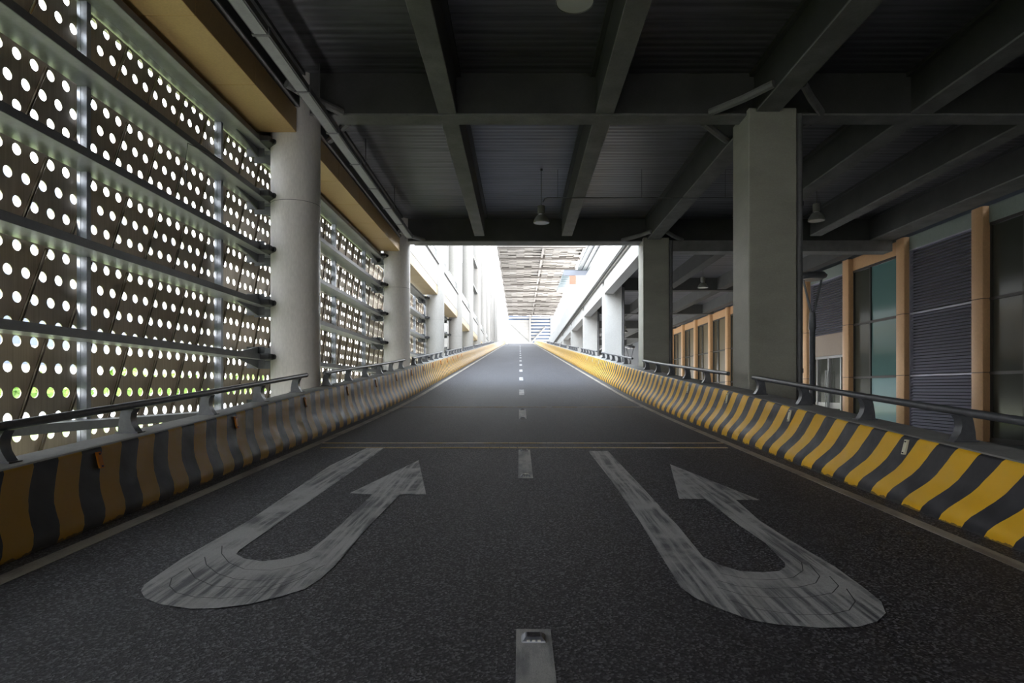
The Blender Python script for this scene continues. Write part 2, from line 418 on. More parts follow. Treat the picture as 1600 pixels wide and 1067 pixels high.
def flat_poly(name, pts, mat, dz=.005):
    import bmesh
    w = [G(x, y) for x, y in pts]
    from mathutils.geometry import tessellate_polygon
    bm = bmesh.new(); vs = [bm.verts.new((p[0], p[1], 0)) for p in w]
    for t in tessellate_polygon([[Vector((p[0], p[1], 0)) for p in w]]):
        bm.faces.new([vs[i] for i in t])
    bmesh.ops.recalc_face_normals(bm, faces=bm.faces[:])
    if sum(f.normal.z for f in bm.faces) < 0: bmesh.ops.reverse_faces(bm, faces=bm.faces[:])
    for yy in [3.5+.5*i for i in range(20)]:
        bmesh.ops.bisect_plane(bm, geom=bm.verts[:]+bm.edges[:]+bm.faces[:], plane_co=(0,yy,0), plane_no=(0,1,0))
    for v in bm.verts: v.co.z = zr(v.co.y)+dz
    me = bpy.data.meshes.new(name); bm.to_mesh(me); bm.free(); me.materials.append(mat)
    o = bpy.data.objects.new(name, me); COL.objects.link(o); return o
o = flat_poly('uturn_arrow', LA, M['paint']); tag(o, 'worn white U-turn arrow painted on asphalt beside the barrier below the screens', 'road marking')
def score(parent, arcs):
    for pts in arcs:
        mb = MB(); w = [Vector(G(x, y, .0085)) for x, y in pts]
        for a, b in zip(w, w[1:]):
            d = (b-a).normalized(); n = Vector((-d.y, d.x, 0))*.0035
            mb.quad([a-n, b-n, b+n, a+n])
        s = mb.build('score_line', M['groove'], parent)
def cr7(l): return [(200+x*.35, 660+y*.35) for x, y in l]
def cr8(l): return [(780+x*.4375, 600+y*.4375) for x, y in l]
score(o, [cr7([(420,555),(418,590),(450,630),(520,660),(640,665),(760,640),(850,600)]),
          cr7([(342,605),(350,640),(400,680),(480,705),(600,712),(720,695),(820,650)]),
          cr7([(270,655),(300,700),(380,735),(520,748),(640,735),(760,700),(880,640)]),
          cr7([(250,665),(195,700),(185,735),(215,765),(300,785),(420,790),(560,775),(680,740),(800,690)])])
o = flat_poly('uturn_arrow', RA, M['paint']); tag(o, 'worn white U-turn arrow painted on asphalt beside barrier with square pillars', 'road marking')
score(o, [cr8([(1040,610),(1080,640),(1085,670),(1050,695),(980,703),(880,700),(790,680)]),
          cr8([(1110,650),(1145,690),(1130,715),(1070,730),(960,735),(850,725),(780,705)]),
          cr8([(1180,690),(1212,725),(1190,750),(1110,765),(980,768),(860,755),(780,730)]),
          cr8([(1240,735),(1272,780),(1250,812),(1180,828),(1060,828),(930,810),(820,775)])])
# centre dashes and studs
dash = [(1.2,3.73),(8.35,10.85),(16.1,18.7)] + [(23.9+7.75*i, 26.4+7.75*i) for i in range(16)]
def stud(y, n, lab):
    x = .078; r = empty('road_stud', (x, y, zr(y)+.004))
    def ring(hx, hy, z): return [(-hx,-hy,z),(hx,-hy,z),(hx,hy,z),(-hx,hy,z)]
    MB().loft([ring(.066,.05,0), ring(.064,.048,.008), ring(.044,.032,.026)]).build('housing', M['stud'], r)
    MB().loft([ring(.037,.026,.0262), ring(.036,.025,.0285)]).build('solar_cell', M['solar'], r)
    mb = MB()
    for sx in (-.03, 0, .03): mb.box(sx-.009, sx+.009, -.051, -.040, .006, .016)
    mb.build('lens', M['lens'], r)
    MB().loft([[(-.068,-.05,.003),(-.05,-.04,.023),(-.046,-.034,.0265),(-.058,-.046,.004)],[(-.068,.03,.003),(-.05,.03,.023),(-.046,.03,.0265),(-.058,.03,.004)]]).build('scrape_mark', M['studw'], r)
    r.rotation_euler.x = math.atan(.052); tag(r, lab, 'road stud', 'road studs on the centre dashes')
for i, (a, b) in enumerate(dash):
    mb = MB(); strip(mb, -.02, .175 if i else .18, a, b, .004, 0, .006)
    tag(mb.build('lane_dash', M['dash']), 'worn white centre line dash, %s one up the road from the camera' % ORD[i], 'road marking', 'centre line dashes')
stud(3.6, 0, 'square metal road stud with dark top on the nearest centre dash')
stud(8.47, 1, 'square metal road stud at near end of the second centre dash')
stud(10.72, 2, 'square metal road stud at far end of the second centre dash')
stud(16.25, 3, 'square metal road stud at near end of the third centre dash')
stud(18.55, 4, 'square metal road stud at far end of the third centre dash')
# thin cross lines made of short blocks
def cross_line(py, x0, x1, th, label, seed):
    rnd = random.Random(seed); y = G(812, py)[1]
    mb = MB(); x = x0
    while x < x1:
        w = rnd.uniform(.1,.2); g = rnd.uniform(.0,.012)
        e = min(x+w, x1); mb.box(x, e-g, y-th/2, y+th/2, zr(y)-.002, zr(y)+.007)
        x = e
    tag(mb.build('cross_line', M['ypaint']), label, 'road marking')
cross_line(692.3, -3.6, 3.72, .10, 'upper line of the double yellowish cross line beyond arrows', 1)
cross_line(699.5, -3.45, 3.6, .11, 'lower line of the double yellowish cross line beyond arrows', 2)
cross_line(636, -3.6, 3.72, .13, 'single thin yellowish cross line farther up the road', 3)

# ---------------------------------------------------------------- columns
XC, RC = -5.16, .545
CY = [2.55+12.2*i for i in range(0, 19)]
for i, y in enumerate(CY[1:]):
    r = empty('round_column', (XC, y, zr(y)-.6))
    top = 8.55 if i < 2 else 31.0
    mb = MB(); mb.lathe(0, 0, [(RC,0),(RC,top-r.location.z)], 40)
    mb.build('shaft', M['colw'] if i < 2 else M['colout'], r, True)
    if i < 8:
        mb = MB()
        for z in (5.65,):
            zz = z - r.location.z
            if zz > 1: mb.lathe(0, 0, [(RC+.0015, zz-.006),(RC+.0015, zz+.006)], 40)
        mb.build('joint', M['beam'], r, True)
    tag(r, 'cream round column beside the screens, %s one from the camera%s' % (ORD[i], '' if i < 2 else ', rising white past the roof edge'), 'column', 'round columns along the screens')
PX0, PX1 = 5.11, 6.18
for i in range(0, 9):
    y = 14.27+12.2*i
    r = empty('square_pillar', ((PX0+PX1)/2, y+.535, -.35))
    mb = MB(); mb.box(-.535, .535, -.535, .535, 0, 8.06+(.0 if i else 0), 0, .018)
    mb.build('shaft', M['concrete'] if i < 2 else M['fasciaR'], r)
    tag(r, 'grey square concrete pillar behind barrier, %s one from the camera' % ORD[i], 'pillar', 'square pillars along the shop side')
    d = empty('downpipe', (PX1+.095, y+.1, -.35))
    MB().tube([(0,0,0),(0,0,7.95)], .075, 14).build('pipe', M['pipe'], d, True)
    mb = MB()
    for z in (2.2, 5.95):
        MB_ = mb.box(-.092, .09, -.02, .02, z-.05, z+.05)
    mb.build('clamp', M['dark'], d)
    tag(d, 'grey vertical downpipe on the side of the %s square pillar from camera' % ORD[i], 'pipe', 'downpipes on the pillars')

# ---------------------------------------------------------------- ceiling
SL = 8.55
ceil = struct(MB().box(-6.5, 16.2, Y0, 27.35, SL, SL+.35).build('ceiling', M['ceil']))
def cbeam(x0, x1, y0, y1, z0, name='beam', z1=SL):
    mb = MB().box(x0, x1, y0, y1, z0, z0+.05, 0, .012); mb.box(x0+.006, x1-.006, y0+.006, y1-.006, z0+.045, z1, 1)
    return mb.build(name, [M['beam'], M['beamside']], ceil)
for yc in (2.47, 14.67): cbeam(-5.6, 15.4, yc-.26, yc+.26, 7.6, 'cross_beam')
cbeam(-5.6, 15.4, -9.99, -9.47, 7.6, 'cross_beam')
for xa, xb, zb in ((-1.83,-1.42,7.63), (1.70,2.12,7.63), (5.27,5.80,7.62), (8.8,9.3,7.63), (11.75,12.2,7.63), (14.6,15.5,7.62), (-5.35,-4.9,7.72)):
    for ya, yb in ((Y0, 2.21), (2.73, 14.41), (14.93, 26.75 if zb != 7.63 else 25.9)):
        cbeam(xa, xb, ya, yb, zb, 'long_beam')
        # small fillet strip along the slab on each side
    for ya, yb in ((2.73, 14.41), (14.93, 26.3)):
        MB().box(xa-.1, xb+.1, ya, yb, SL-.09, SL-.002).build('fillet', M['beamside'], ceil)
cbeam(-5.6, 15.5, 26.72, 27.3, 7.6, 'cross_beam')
MB().box(6.2, 15.5, 26.6, 27.3, 7.17, 7.62, 0, .012).build('cross_beam', M['beam'], ceil)
MB().box(-4.5, 5.1, 27.3, 27.5, 7.60, SL+.35).build('edge_strip', M['fascia'], ceil)
# knee braces around the column heads
for cx, dx in ((5.535, 1.15), (-5.1, 1.0)):
    for yc in (14.67, 27.0):
        for sx in (-1, 1):
            for sy in (-1, 1):
                if (cx < 0 and sx < 0) or (yc > 20 and sy > 0): continue
                a = (cx+sx*(dx+.1), yc+sy*.27, 7.66); b = (cx+sx*.3, yc+sy*1.5, 7.72)
                m_ = ((a[0]+b[0])/2-sx*.05, (a[1]+b[1])/2+sy*.05, 7.67)
                MB().tube([a, m_, b], .085, 8).build('knee_brace', M['beam'], ceil, True)
# strips above the screens
struct(MB().box(-6.5, -5.95, 3.6, 27.35, 7.03, SL).build('wall_left', M['beam']))
struct(MB().box(-6.5, -5.95, Y0, 3.58, 7.03, SL).build('wall_left.001', M['beam']))
struct(MB().box(-6.5, 16.6, Y0-.3, Y0, -1, SL).build('wall_back', M['beam']))

# gold soffit boxes
def soffit(ya, yb, mat, label):
    r = empty('soffit_box', (-5.35, ya, 7.13)); n = max(1, round((yb-ya)/2.033))
    for k in range(n):
        a = (yb-ya)*k/n; b = (yb-ya)*(k+1)/n
        mb = MB(); mb.box(-.50, .40, a+.004, b-.004, 0, .53, 0, .01); mb.build('panel', mat, r)
    MB().box(-.48, .38, .01, yb-ya-.01, .02, .50).build('core', M['dark'], r)
    tag(r, label, 'soffit', 'boxed soffits above the screens')
soffit(3.1, 14.2, M['gold'], 'gold panelled soffit box above nearest screen, before the first round column')
soffit(15.3, 26.4, M['gold'], 'gold panelled soffit box above screen between first and second round columns')
for i in range(2, 9):
    y = CY[i]; soffit(y+.55, y+11.65, M['beige'], 'beige soffit box outdoors, %s one beyond the dark ceiling' % ORD[i-2])
# outdoor parapet of the screen side
for i in range(2, 9):
    y = CY[i]
    r = empty('parapet_beam', (-5.0, y+.5, 7.662))
    MB().box(-.45, .06, 0, 11.2, 0, 1.32, 0, .01).build('beam', M['fascia'], r)
    MB().box(-.45, .16, 0, 11.2, 1.32, 1.42).build('ledge', M['fascia'], r)
    MB().box(-.03, .0, .1, 11.1, 1.46, 2.1).build('glass_panel', M['clear'], r)
    mb = MB()
    for k in range(6): mb.box(-.05, .02, .15+k*2.15, .2+k*2.15, 1.42, 2.12)
    mb.box(-.05, .02, .1, 11.1, 2.1, 2.14)
    mb.build('guard_frame', M['steel'], r)
    tag(r, 'white concrete parapet with glass guard over screens, %s one beyond the dark ceiling' % ORD[i-2], 'parapet', 'parapets above the outdoor screens')
# cable tray run
r = empty('cable_tray', (-4.38, 4.6, 7.43))
ja = 4.58
for k in range(10):
    a, b = 2.08*k+.02, 2.08*(k+1)-.02
    c = MB().box(-.105, .105, a, b, 0, .02).build('cover', M['tray'], r)
    MB().box(-.135, .135, a, b, .015, .13).build('trough', M['trayside'], c)
for k in range(11):
    MB().box(-.15, .15, 2.08*k-.03, 2.08*k+.03, -.012, .135).build('joint_collar', M['pipe'], r)
mb = MB()
for k in range(5): mb.tube([(0, 1.0+4.2*k, .1), (0, 1.0+4.2*k, SL-7.43)], .012, 6)
mb.build('hanger', M['pipe'], r)
tag(r, 'grey jointed cable tray hanging under ceiling beside the gold soffit', 'cable tray')

# ---------------------------------------------------------------- perforated screens
SP = 12.2/42; BLV = [6.9-1.2*k for k in range(6)]
XP = -6.30
SH = -.145/.325     # slant of the panel per metre of height above
def panel_mesh():
    mb = MB(); rows = [(.05,-.2225,-.06),(-.2225,-.5475,-.385),(-.5475,-.87,-.71),(-.87,-1.15,-1.03)]
    R = .071; n = 16; T = .012
    def sk(y, z): return y - SH*z   # lower edge shifted toward the camera
    front, back = MB(), MB()
    for (z1, z0, zc) in rows:
        for c in range(3):
            y0, y1 = c*SP, (c+1)*SP; yc = sk((y0+y1)/2, zc)
            zs = [z0 + (z1-z0)*t/4 for t in range(5)]
            outer = []
            P = lambda y, z: (sk(y, z), z)
            tt = [0,.25,.5,.75]
            for t in tt: outer.append(P(y0+(y1-y0)*t, z0))
            for t in tt: outer.append(P(y1, z0+(z1-z0)*t))
            for t in tt: outer.append(P(y1-(y1-y0)*t, z1))
            for t in tt: outer.append(P(y0, z1-(z1-z0)*t))
            circ = []
            for (yy, zz) in outer:
                a = math.atan2((zz-zc)/(z1-z0), (yy-yc)/(y1-y0)); circ.append(a)
            # even angles anchored on the first corner keep the hole round
            a0 = -math.pi*.75
            inner = [(yc+R*math.cos(a0+2*math.pi*i/n), zc+R*math.sin(a0+2*math.pi*i/n)) for i in range(n)]
            for i in range(n):
                j = (i+1) % n
                for x, rev in ((0, False), (-T, True)):
                    q = [(x,*outer[i]),(x,*outer[j]),(x,*inner[j]),(x,*inner[i])]
                    mb.quad(q if not rev else q[::-1])
                mb.quad([(0,*inner[i]),(0,*inner[j]),(-T,*inner[j]),(-T,*inner[i])])
    return mb
def rawmesh(mb, name, mat, smooth=False):
    me = bpy.data.meshes.new(name); me.from_pydata(mb.v, [], mb.f); me.materials.append(mat)
    import bmesh
    bm = bmesh.new(); bm.from_mesh(me); bmesh.ops.remove_doubles(bm, verts=bm.verts, dist=.0005)
    bmesh.ops.recalc_face_normals(bm, faces=bm.faces); bm.to_mesh(me); bm.free(); return me
PANEL = rawmesh(panel_mesh(), 'panel', M['screen'])
ROD = rawmesh(MB().tube([(.04, -SH*-.01, -.01), (.04, -SH*-1.13, -1.13)], .023, 8), 'rod', M['rod'])
def link(name, me, parent, loc):
    o = bpy.data.objects.new(name, me); COL.objects.link(o); o.parent = parent; o.location = loc; return o
def screen(i, y0, y1, rows, label):
    r = empty('perforated_screen', (XP, y0, rows[-1]-1.2)); zb = r.location.z
    n = 14
    for k in range(n+1):
        yy = 2.55+12.2*i - .17 + .8714*k
        if yy + .9 < y0 or yy > y1: continue
        for b in rows:
            if k < n: link('panel', PANEL, r, (0, yy-y0, b-zb))
            if k < n: link('rod', ROD, r, (0, yy-y0, b-zb))
    ya, yb = max(0, .06), y1-y0-.06
    for b in rows + [rows[-1]-1.2]:
        bb = b - zb
        mb = MB(); mb.box(.20, .575, ya, yb, bb, bb+.112, 0, .004); mb.box(.575, .59, ya, yb, bb-.001, bb+.115, 1)   # box rail and its dark face
        mb.box(.09, .197, ya, yb, bb+.004, bb+.018)                     # ledge behind it
        mb.build('rail', [M['steel'], M['railface']], r)
        if b > .8:
            for ye, s_ in ((yb, -1), (ya, 1)):
                if s_ == 1 and i == 0: continue
                mb = MB(); y_ = ye - (.0 if s_ < 0 else 0)
                mb.box(.57, .80, y_+s_*.62, y_+s_*.22, bb-.01, bb+.12, 0, .02)
                mb.tube([(.80, y_+s_*.42, bb+.055), (.98, y_+s_*.1, bb+.055)], .06, 10)
                mb.build('bracket', M['dark'], r)
                mb = MB()
                for z0_, z1_ in ((bb+.116, bb+.30), (bb-.001, bb-.19)): mb.prism([(y_+s_*1.25, z0_), (y_+s_*.16, z0_), (y_+s_*.16, z1_)], 'x', .33, .36)
                mb.box(.1, .5, y_+s_*.14, y_+s_*.16, bb-.19, bb+.30)
                mb.build('gusset', M['railface'], r)
    for yp in (8.94-2.55-4.067, 8.94-2.55, 8.94-2.55+4.067):
        yw = 2.55+12.2*i + yp - y0 + .08
        if yw < 0: continue
        mb = MB(); mb.box(.055, .20, yw, yw+.09, 0, rows[0]+.1-zb, 0, .004)
        mb.box(.10, .112, yw-.006, yw, 0, rows[0]+.1-zb)
        mb.build('post', M['postm'], r)
    tag(r, label, 'screen', 'perforated screens between the round columns')
BL = [round(b,3) for b in BLV]
mb = MB()                                    # the same screen wall carried on behind the camera
for k in range(-46, 2):
    for b in BLV: mb.add([(XP+v.co.x, 2.5+.8714*k+v.co.y, b+v.co.z) for v in PANEL.vertices], [tuple(p.vertices) for p in PANEL.polygons])
for b in BLV: mb.box(XP+.09, XP+.59, Y0, 3.5, b, b+.115)
struct(mb.build('wall_left.002', M['screen']))
screen(0, 3.6, 14.75, BL, 'bronze metal screen with round holes, between camera and the first round column')
screen(1, 14.75, 26.95, BL, 'bronze metal screen with round holes, between first and second round columns')
screen(2, 26.95, 39.15, BL[:5], 'bronze metal screen with round holes, between second and third round columns')
screen(3, 39.15, 51.35, BL[:4], 'bronze metal screen with round holes, between third and fourth round columns')
# loose wire under the second rail from the top
mb = MB(); mb.tube([(-5.55,11.9,5.70),(-5.62,11.3,5.66),(-5.68,10.95,5.64),(-5.69,10.9,5.35),(-5.70,10.93,4.95)], .008, 6)
tag(mb.build('loose_cable', M['dark']), 'thin dark loose cable dangling below a rail of nearest screen', 'cable')

# ---------------------------------------------------------------- pendant lamps
def lamp(x, y, z, top, tilt, label):
    r = empty('high_bay_lamp', (x, y, z))
    pr = [(.255,0),(.262,.02),(.25,.07),(.215,.15),(.15,.235),(.10,.27)]
    MB().lathe(0, 0, pr, 28, 0, False).build('shade', M['lamp'], r, True, 60)
    MB().lathe(0, 0, [(.248,.012),(.248,.02)], 28).build('lens', M['lens'], r, True)
    MB().lathe(0, 0, [(.055,.25),(.075,.28),(.075,.31)], 20).build('neck', M['alu'], r, True)
    MB().lathe(0, 0, [(.09,.30),(.115,.315),(.12,.53),(.105,.56),(.05,.575)], 20).build('ballast_housing', M['lamp'], r, True)
    h = top - z - .003
    mb = MB(); mb.tube([(0,0,.56),(0,0,h)], .012, 6); mb.tube([(0,0,h-.06),(0,0,h)], .04, 8)
    s = mb.build('suspension', M['pipe'], r)
    r.rotation_euler.y = tilt
    tag(r, label, 'lamp', 'pendant high bay lamps')
lamp(.75, 8.7, 6.68, SL, 0, 'grey bell-shaped pendant lamp cut off by the top of picture')
lamp(.70, 20.7, 6.80, SL, 0, 'grey bell-shaped pendant lamp hanging over middle of the road')
lamp(9.6, 20.7, 6.87, SL, .0, 'grey bell-shaped pendant lamp just behind the first square pillar')
lamp(9.45, 33.0, 6.65, 8.2, .0, 'grey bell-shaped pendant lamp between first and second square pillars')
lamp(9.45, 57.4, 6.5, 8.2, .0, 'small distant grey bell lamp between second and third square pillars')
r = empty('conduit', (.75, 20.7, 7.6))
mb = MB(); mb.tube([(0,0,-.12),(.06,0,-.01),(.15,0,.02),(7.9,0,.02)], .02, 8); mb.build('conduit_pipe', M['pipe'], r)
for xx in (.48, 3.2, 5.9):
    MB().tube([(xx,0,.0),(xx,0,SL-7.6)], .008, 6).build('hanger_rod', M['pipe'], r)
tag(r, 'thin dark conduit running across ceiling from the middle pendant lamp', 'conduit')

# ---------------------------------------------------------------- shop side: floor, facade
struct(MB().box(4.9, 15.9, Y0, 150, -.6, -.35).build('floor_right', M['ground']))
struct(MB().box(16.35, 16.6, Y0, 118, -.4, 8.6).build('wall_right', M['slate']))
XF = 15.6
FY = [17.75-4.42+4.42*k for k in range(0, 16)]     # far edge of each fin
def fin(k, y):
    r = empty('cladding_fin', (XF, y-.3, -.35))
    zz = [0, 2.35, 4.85, 7.97]
    b = .09
    for a, c in zip(zz, zz[1:]):
        prof = [(0+b*.3,-.3),(0+b,-.3),(.62,-.3),(.62,.3),(b,.3),(b*.3,.3-b*.3),(0,.3-b),(0,-.3+b),(b*.3,-.3+b*.3)]
        prof = [(0,-.3+b),(b*.3,-.3+b*.3),(b,-.3),(.62,-.3),(.62,.3),(b,.3),(b*.3,.3-b*.3),(0,.3-b)]
        MB().prism(prof, 'z', a+.012, c-.012).build('panel', M['tan'], r, True)
    MB().box(.05, .6, -.27, .27, 0, 7.97).build('core', M['dark'], r)
    tag(r, 'tan vertical cladding fin on shop facade, %s one counted from the right edge of picture' % ORD[k-1] if k else 'tan vertical cladding fin on shop facade outside the frame', 'facade fin', 'tan fins on the shop facade')
for k, y in enumerate(FY):
    if k == 0: continue
    if k == 1:
        pass
    fin(k, y)
wn = 0
def win_bay(ya, yb, top, kind, n):
    o = struct(MB().box(XF+.34, XF+.40, ya, yb, -.35, 7.62).build('window_%d' % n, M['dglass']))
    # frame members
    mb = MB()
    for z in (1.98, 4.48, top): mb.box(XF+.24, XF+.36, ya, yb, z-.05, z+.05)
    mb.box(XF+.24, XF+.36, ya, yb, -.35, -.2)
    xm = ya + (yb-ya)*.62
    for y in (ya+.03, xm, yb-.03): mb.box(XF+.25, XF+.36, y-.035, y+.035, -.35, top)
    mb.build('window_frame', M['frame'], o)
    for z0, z1, mat in ((-.2,1.93,M['teal2']),(2.03,4.43,M['teal'] if kind else M['teal2']),(4.53,top-.05,M['teal'])):
        if kind == 2: mat = M['bglass']
        MB().box(XF+.31, XF+.33, ya+.06, xm-.035, z0, z1).build('pane', mat, o)
        MB().box(XF+.31, XF+.33, xm+.035, yb-.06, z0, z1).build('pane', M['dglass'], o)
    MB().box(XF+.22, XF+.36, ya, yb, top+.05, 7.62).build('spandrel', M['greenpanel'] if kind == 0 else M['tan'], o)
def louvre_bay(ya, yb, z0, z1, label):
    r = empty('louvre_panel', (XF+.3, ya, z0))
    MB().box(.06, .1, 0, yb-ya, 0, z1-z0).build('backing', M['louvback'], r)
    mb = MB(); n = int((z1-z0)/.118)
    for i in range(n):
        z = (z1-z0)*(i+.5)/n
        mb.prism([(-.06, z-.045), (-.05, z-.05), (.055, z+.03), (.055, z+.045)], 'y', .04, yb-ya-.04)
    mb.build('blades', M['louvre'], r)
    mb = MB(); mb.box(-.08, .06, 0, .05, 0, z1-z0); mb.box(-.08, .06, yb-ya-.05, yb-ya, 0, z1-z0)
    for z in (1.98, 4.48):
        if z0+.3 < z < z1: mb.box(-.07, .02, 0, yb-ya, z-z0-.03, z-z0+.03)
    mb.box(-.08, .06, 0, yb-ya, z1-z0-.05, z1-z0)
    mb.build('frame', M['louvre'], r)
    if z1 < 7.6: MB().box(-.08, .06, 0, yb-ya, z1-z0, 7.62-z0).build('top_panel', M['greenpanel'], r)
    tag(r, label, 'louvre')
# bays between fins: FY[1]=17.75, [2]=22.17, [3]=26.6, [4]=31.0, [5]=35.4
def bay(k): return FY[k], FY[k+1]-.6
struct(MB().box(XF+.3, XF+.5, Y0, FY[1]-.6, -.35, 7.62).build('wall_right.001', M['slate']))
win_bay(*bay(1), 7.0, 0, 1)
louvre_bay(*bay(2), -.35, 7.08, 'tall grey louvre panel between the two tan fins nearest to right edge')
win_bay(*bay(3), 7.0, 1, 2)
ya, yb = bay(4)
louvre_bay(ya, yb, 4.25, 7.08, 'short grey louvre panel above glass entrance door behind first pillar')
MB_ = struct(MB().box(XF+.22, XF+.4, ya, yb, 3.15, 4.24).build('trim_1', M['tanpanel']))
dr = struct(MB().box(XF+.36, XF+.42, ya, yb, -.35, 3.14).build('door_1', M['dglass']))
mb = MB()
for y in (ya+.05, ya+.62, ya+1.9, ya+3.15, yb-.05): mb.box(XF+.26, XF+.36, y-.05, y+.05, -.35, 3.14)
mb.box(XF+.26, XF+.36, ya, yb, 3.02, 3.14)
mb.build('door_frame', M['alu'], dr)
for y in (ya+1.8, ya+2.0):
    MB().tube([(XF+.18, y, .35), (XF+.18, y, 2.4)], .03, 10).build('door_handle', M['alu'], dr)
mb = MB().box(XF+.30, XF+.34, ya+.7, yb-.2, .45, .75).build('door_band', M['alu'], dr)
n = 3
for k in range(5, 15):
    win_bay(*bay(k), 7.0, 2, n); n += 1

# lamp posts with mushroom heads
def lamppost(x, y, h, label):
    r = empty('lamp_post', (x, y, -.35))
    MB().lathe(0, 0, [(.14,0),(.14,.05),(.085,.08),(.085,h-1.75),(.11,h-1.7),(.09,h-1.2)], 16).build('pole', M['railm'], r, True)
    mb = MB()
    for s_ in (-1, 1): mb.tube([(0,0,h-1.35),(s_*.09,0,h-1.0),(s_*.30,0,h-.1)], .035, 8)
    mb.build('fork_arm', M['railm'], r, True)
    MB().lathe(0, 0, [(.30,h-.16),(.40,h-.12),(.43,h-.05),(.36,h+.03),(.15,h+.06),(.02,h+.065)], 28).build('lamp_head', M['railm'], r, True, 50)
    MB().lathe(0, 0, [(.29,h-.185),(.30,h-.16)], 28).build('lens', M['lens'], r, True)
    tag(r, label, 'lamp post', 'lamp posts with disc heads')
lamppost(9.1, 19.9, 5.36, 'dark forked lamp post with disc head right behind first square pillar')
lamppost(9.2, 53.4, 5.36, 'distant lamp post with disc head between second and third pillars')

# ---------------------------------------------------------------- shop side deck beyond the dark ceiling
deck = struct(MB().box(5.36, 16.6, 27.3, 150, 8.2, 8.5).build('ceiling_deck', M['ceil']))
for i in range(1, 9):
    yc = 14.8+12.2*(i+1)
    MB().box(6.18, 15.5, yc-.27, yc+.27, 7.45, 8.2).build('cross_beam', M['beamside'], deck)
for xa in (8.8, 12.0, 14.6):
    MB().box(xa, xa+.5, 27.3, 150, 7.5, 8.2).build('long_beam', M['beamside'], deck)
for i in range(1, 9):
    ya = 14.27+12.2*i+1.07; yb = ya+11.13
    r = empty('edge_beam', (PX0, ya, 7.2))
    MB().box(0, .55, 0, yb-ya, 0, .83, 0, .012).build('beam', M['fasciaR'], r)
    tag(r, 'white edge beam spanning between square pillars outdoors, %s span beyond the dark ceiling' % ORD[i-1], 'beam', 'edge beams of the upper deck')
r = empty('deck_parapet', (4.85, 27.52, 8.2))
MB().box(0, .25, 0, 105, 0, 1.60, 0, .01).build('wall', M['fasciaR'], r)
MB().box(.05, .5, 0, 105, -.06, -.001).build('drip_ledge', M['beam'], r)
MB().box(.16, .5, 0, 105, -.16, -.061).build('drip_ledge', M['coping'], r)
tag(r, 'long white parapet of the upper deck above square pillars', 'parapet')

# ---------------------------------------------------------------- far canopy and buildings
CZ = CAMZ+29.8
cn = empty('station_canopy', (4.6, 134, CZ))
mb = MB()
rnd = random.Random(3)
y = -105.0  # canopy carried unseen back over the nearer road to cut sky light
while y < 130:
    for (xa, xb) in ((-9.1, 0.2), (1.1, 9.2)):
        segs = 5; w = (xb-xa)/segs
        for q in range(segs):
            t = rnd.uniform(-.3,.3); z = rnd.uniform(0,.5)
            mb.box(xa+q*w, xa+(q+1)*w, y+t, y+t+.42, z, z+.12)
    y += 1.02
mb.build('slats', M['canopy'], cn)
for k in range(-8, 12):
    yy = 12.2*k-.1
    mb = MB().box(-9.4, 9.3, yy, yy+.35, -.25, .9); mb.build('cross_girder', M['canopyd'], cn)
for xa in (-9.45, .2, 8.9):
    MB().box(xa, xa+.45, -106, 131, .1, 1.1).build('long_girder', M['canopyd'], cn)
MB().box(-12, 10, -.8, -.4, -.1, .75).build('fascia', M['fascia'], cn)
MB().box(-9.6, 9.4, -106, 131, 1.3, 1.5).build('roof_sheet', M['canopy'], cn)
tag(cn, 'high slatted timber-look canopy over far end of road, extended nearer to cut sky light', 'canopy')

hw = empty('sky_blocker_wall', (-9.6, 41, -1))  # made-up wall, added to hold back sky light from the outdoor stretch
MB().box(-.4, 0, 0, 228, 0, 23.5).build('wall', M['palegrey'], hw)
mb = MB()
for k in range(57): mb.box(-.02, .05, k*4.0+.1, k*4.0+.22, 0, 23.5)
mb.build('seam_fins', M['steel'], hw)
tag(hw, 'tall added panelled hall wall outdoors behind the far round columns', 'wall')

# horizontal ties between far columns
for k, z in enumerate((12.6, 15.6, 18.9)):
    tag(MB().box(-5.3, -4.95, 64.1, 75.2, z, z+.22).build('tie_bar', M['beam']), 'thin horizontal tie bar between fifth and sixth round columns, %s from top' % ORD[2-k], 'tie bar', 'tie bars between far columns')

# striped end facade
fe = empty('striped_facade', (4.3, 266, 8))
W0, W1 = -9.2, 9.4
MB().box(W0, W1, .6, 1, 0, 24).build('glass_wall', M['bluew'], fe)
mb = MB()
for k in range(9): 
    z = 12.0+k*1.35+.0; mb.box(W0, W1, 0, .5, z, z+.72)
mb.box(W0, W1, 0, .5, 4, 12)
mb.box(W0, -.3, .1, .55, 4, 22)
mb.build('bands', M['fascia'], fe)
MB().box(-.35, .35, -.6, -.1, 0, 24).build('mast', M['fascia'], fe)
for a, b in (((-.2, 12.5), (-8.8, 20.5)), ((.2, 12.5), (6.6, 19.5))):
    MB().tube([(a[0], -.5, a[1]), (b[0], -.5, b[1])], .32, 8).build('brace', M['palegrey'], fe)
MB().box(8.4, 9.4, -.5, .5, 0, 23).build('side_post', M['blueg'], fe)
tag(fe, 'white and blue striped facade closing the far end of road', 'building')
# yellow barrier turning right on the crest
mb = MB(); mb.prism([(4.9,176),(9.5,172),(9.5,172.4),(4.9,176.4)], 'z', 11, zr(178)+.2)
tag(mb.build('crest_barrier', M['stripeR'] if False else M['ypaint']), 'distant yellowish barrier turning right at the road crest', 'barrier')

